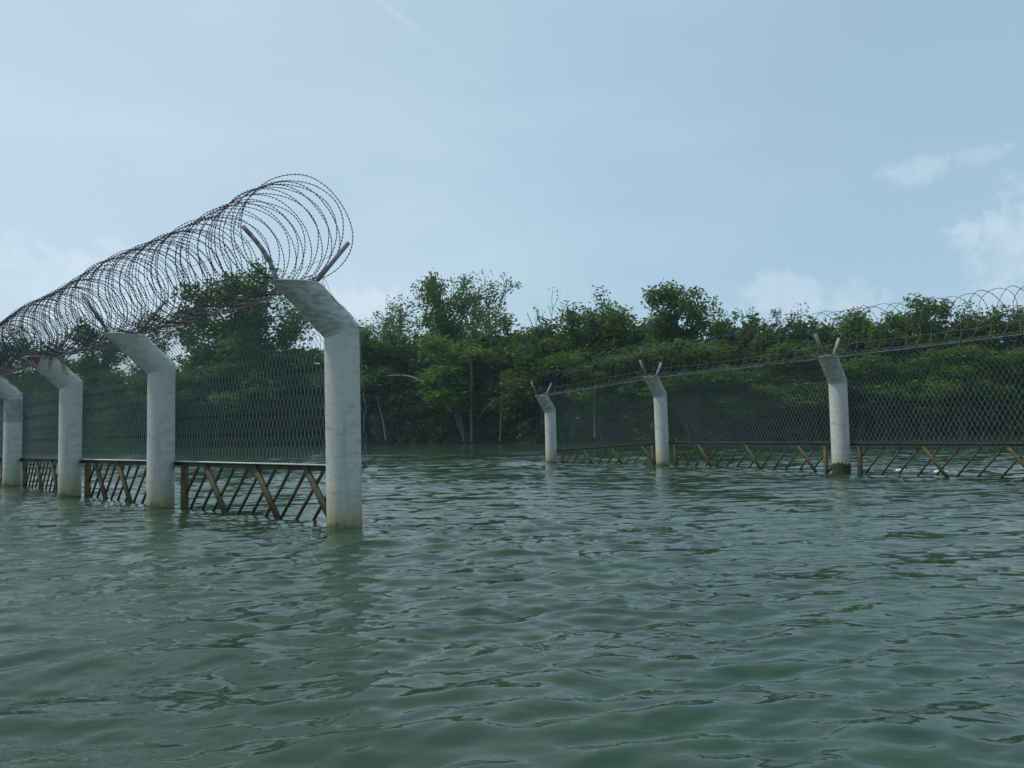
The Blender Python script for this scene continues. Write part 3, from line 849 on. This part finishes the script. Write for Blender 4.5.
stick([sp_(386, 440), sp_(383, 420), sp_(376, 395)], .14, .07, 'pale_trunk', 'thin leaning grey trunk just right of the nearest white pillar', M_bark_p, 2, 4)
stick([sp_(500, 441), sp_(501, 415), sp_(503, 395)], .10, .06, 'pale_trunk', 'thin grey stem halfway between the straight pale trunk and the right fence', M_bark_p, 1, 5)
stick([sp_(595, 438), sp_(594, 400), sp_(596, 380)], .12, .07, 'pale_trunk', 'pale thin trunk behind the mesh of the farthest right bay', M_bark_p, 2, 6)
stick([sp_(478, 420), sp_(485, 408), sp_(496, 398)], .08, .04, 'pale_trunk', 'thin branch arching to the right beside the straight pale trunk', M_bark_p, 1, 7)
stick([sp_(216, 440, -1.5), sp_(219, 420, -1.5), sp_(221, 402, -1.5)], .16, .08, 'pale_trunk', 'pale stem behind the nearest mesh panel at the water edge', M_bark_p, 2, 8)

def shrub(px, py, wpx, hpx, mat, label, seed, name='shrub', n=900, leaf=.28, fwd=-2.4):
    rng = np.random.RandomState(seed); x, y = shore_at(px); y2 = y + fwd; c = at_depth(px, py, y2)
    rx = wpx / 2 * y2 / F; rz = hpx / 2 * y2 / F
    o = empty(name, (c.x, c.y, .1), label=label, cat='shrub')
    # stems with leafy ends
    q = QB(); P = []
    for k in range(12):
        t = np.array([rng.normal(0, rx * .5), rng.normal(0, .6), (c.z - .1) + rng.uniform(-rz, rz)])
        q.tube([np.zeros(3), t * .5 + rng.normal(0, .1, 3), t], [.05, .03, .012], 4)
        v = rng.normal(0, 1, (n // 12, 3)); v /= np.linalg.norm(v, axis=1)[:, None]; v *= rng.rand(n // 12, 1) ** .5 * np.array([rx * .45, .5, rz * .5]); P.append(t + v)
    P = np.concatenate(P); P = P[P[:, 2] > .05]
    V, Q_ = leaf_quads(P, leaf, rng)
    link('crown', np_mesh('crown', V, Q_, False), mat, o); link('stem', q.mesh('stem'), M_bark, o)
shrub(700, 418, 34, 34, M_leaf_b, 'reddish brown half dry shrub leaning over the bank behind the right fence', 31)
shrub(716, 436, 22, 10, leaf_material('dry reddish leaves', (.14, .07, .05), (.19, .10, .07), .2), 'small dry pinkish shrub low at the water edge behind the right fence', 32, n=400, leaf=.2)
shrub(378, 428, 26, 22, leaf_material('grey twiggy leaves', (.07, .065, .05), (.1, .09, .075), .2), 'greyish twiggy shrub at the water edge right of the nearest white pillar', 33, n=420, leaf=.25)
shrub(696, 378, 34, 16, M_leaf_l, 'feathery light green shrub above the brown one behind the right fence', 34, n=700)

q = QB(); e0 = at_depth(377, 471, 8.74); e1 = at_depth(352, 470, 8.80)
q.bar(e1, e0, .06, .03, (0, 0, 1)); link('end_plate', q.mesh('end_plate', off=fl.location), M_white, fl)

def litter(px, py, rot, label, ln=.24):
    c = at_depth(px, py, 17.0); q = QB()
    k = (HC) / max(HC - c.z, .02); c = Vector((c.x * k, c.y * k, .02))
    d = np.array([math.cos(rot), math.sin(rot), .04]); f = np.array([0, .04, .12, .6, .7, .8, .86, .88, 1.0])
    q.tube(np.outer(f, d) * ln, np.array([.01, .034, .04, .04, .038, .02, .013, .017, .016]), 8, cap=False)
    o = link('floating_bottle', q.mesh('bottle', True), M_white, None, c); tagp(o, label, 'litter', 'litter floating by the right fence')
litter(896, 472, .3, 'small white bottle floating under the right fence, nearer its blackened pillar')
litter(934, 473.5, .1, 'small white bottle floating under the right fence, farther right from its blackened pillar', .3)
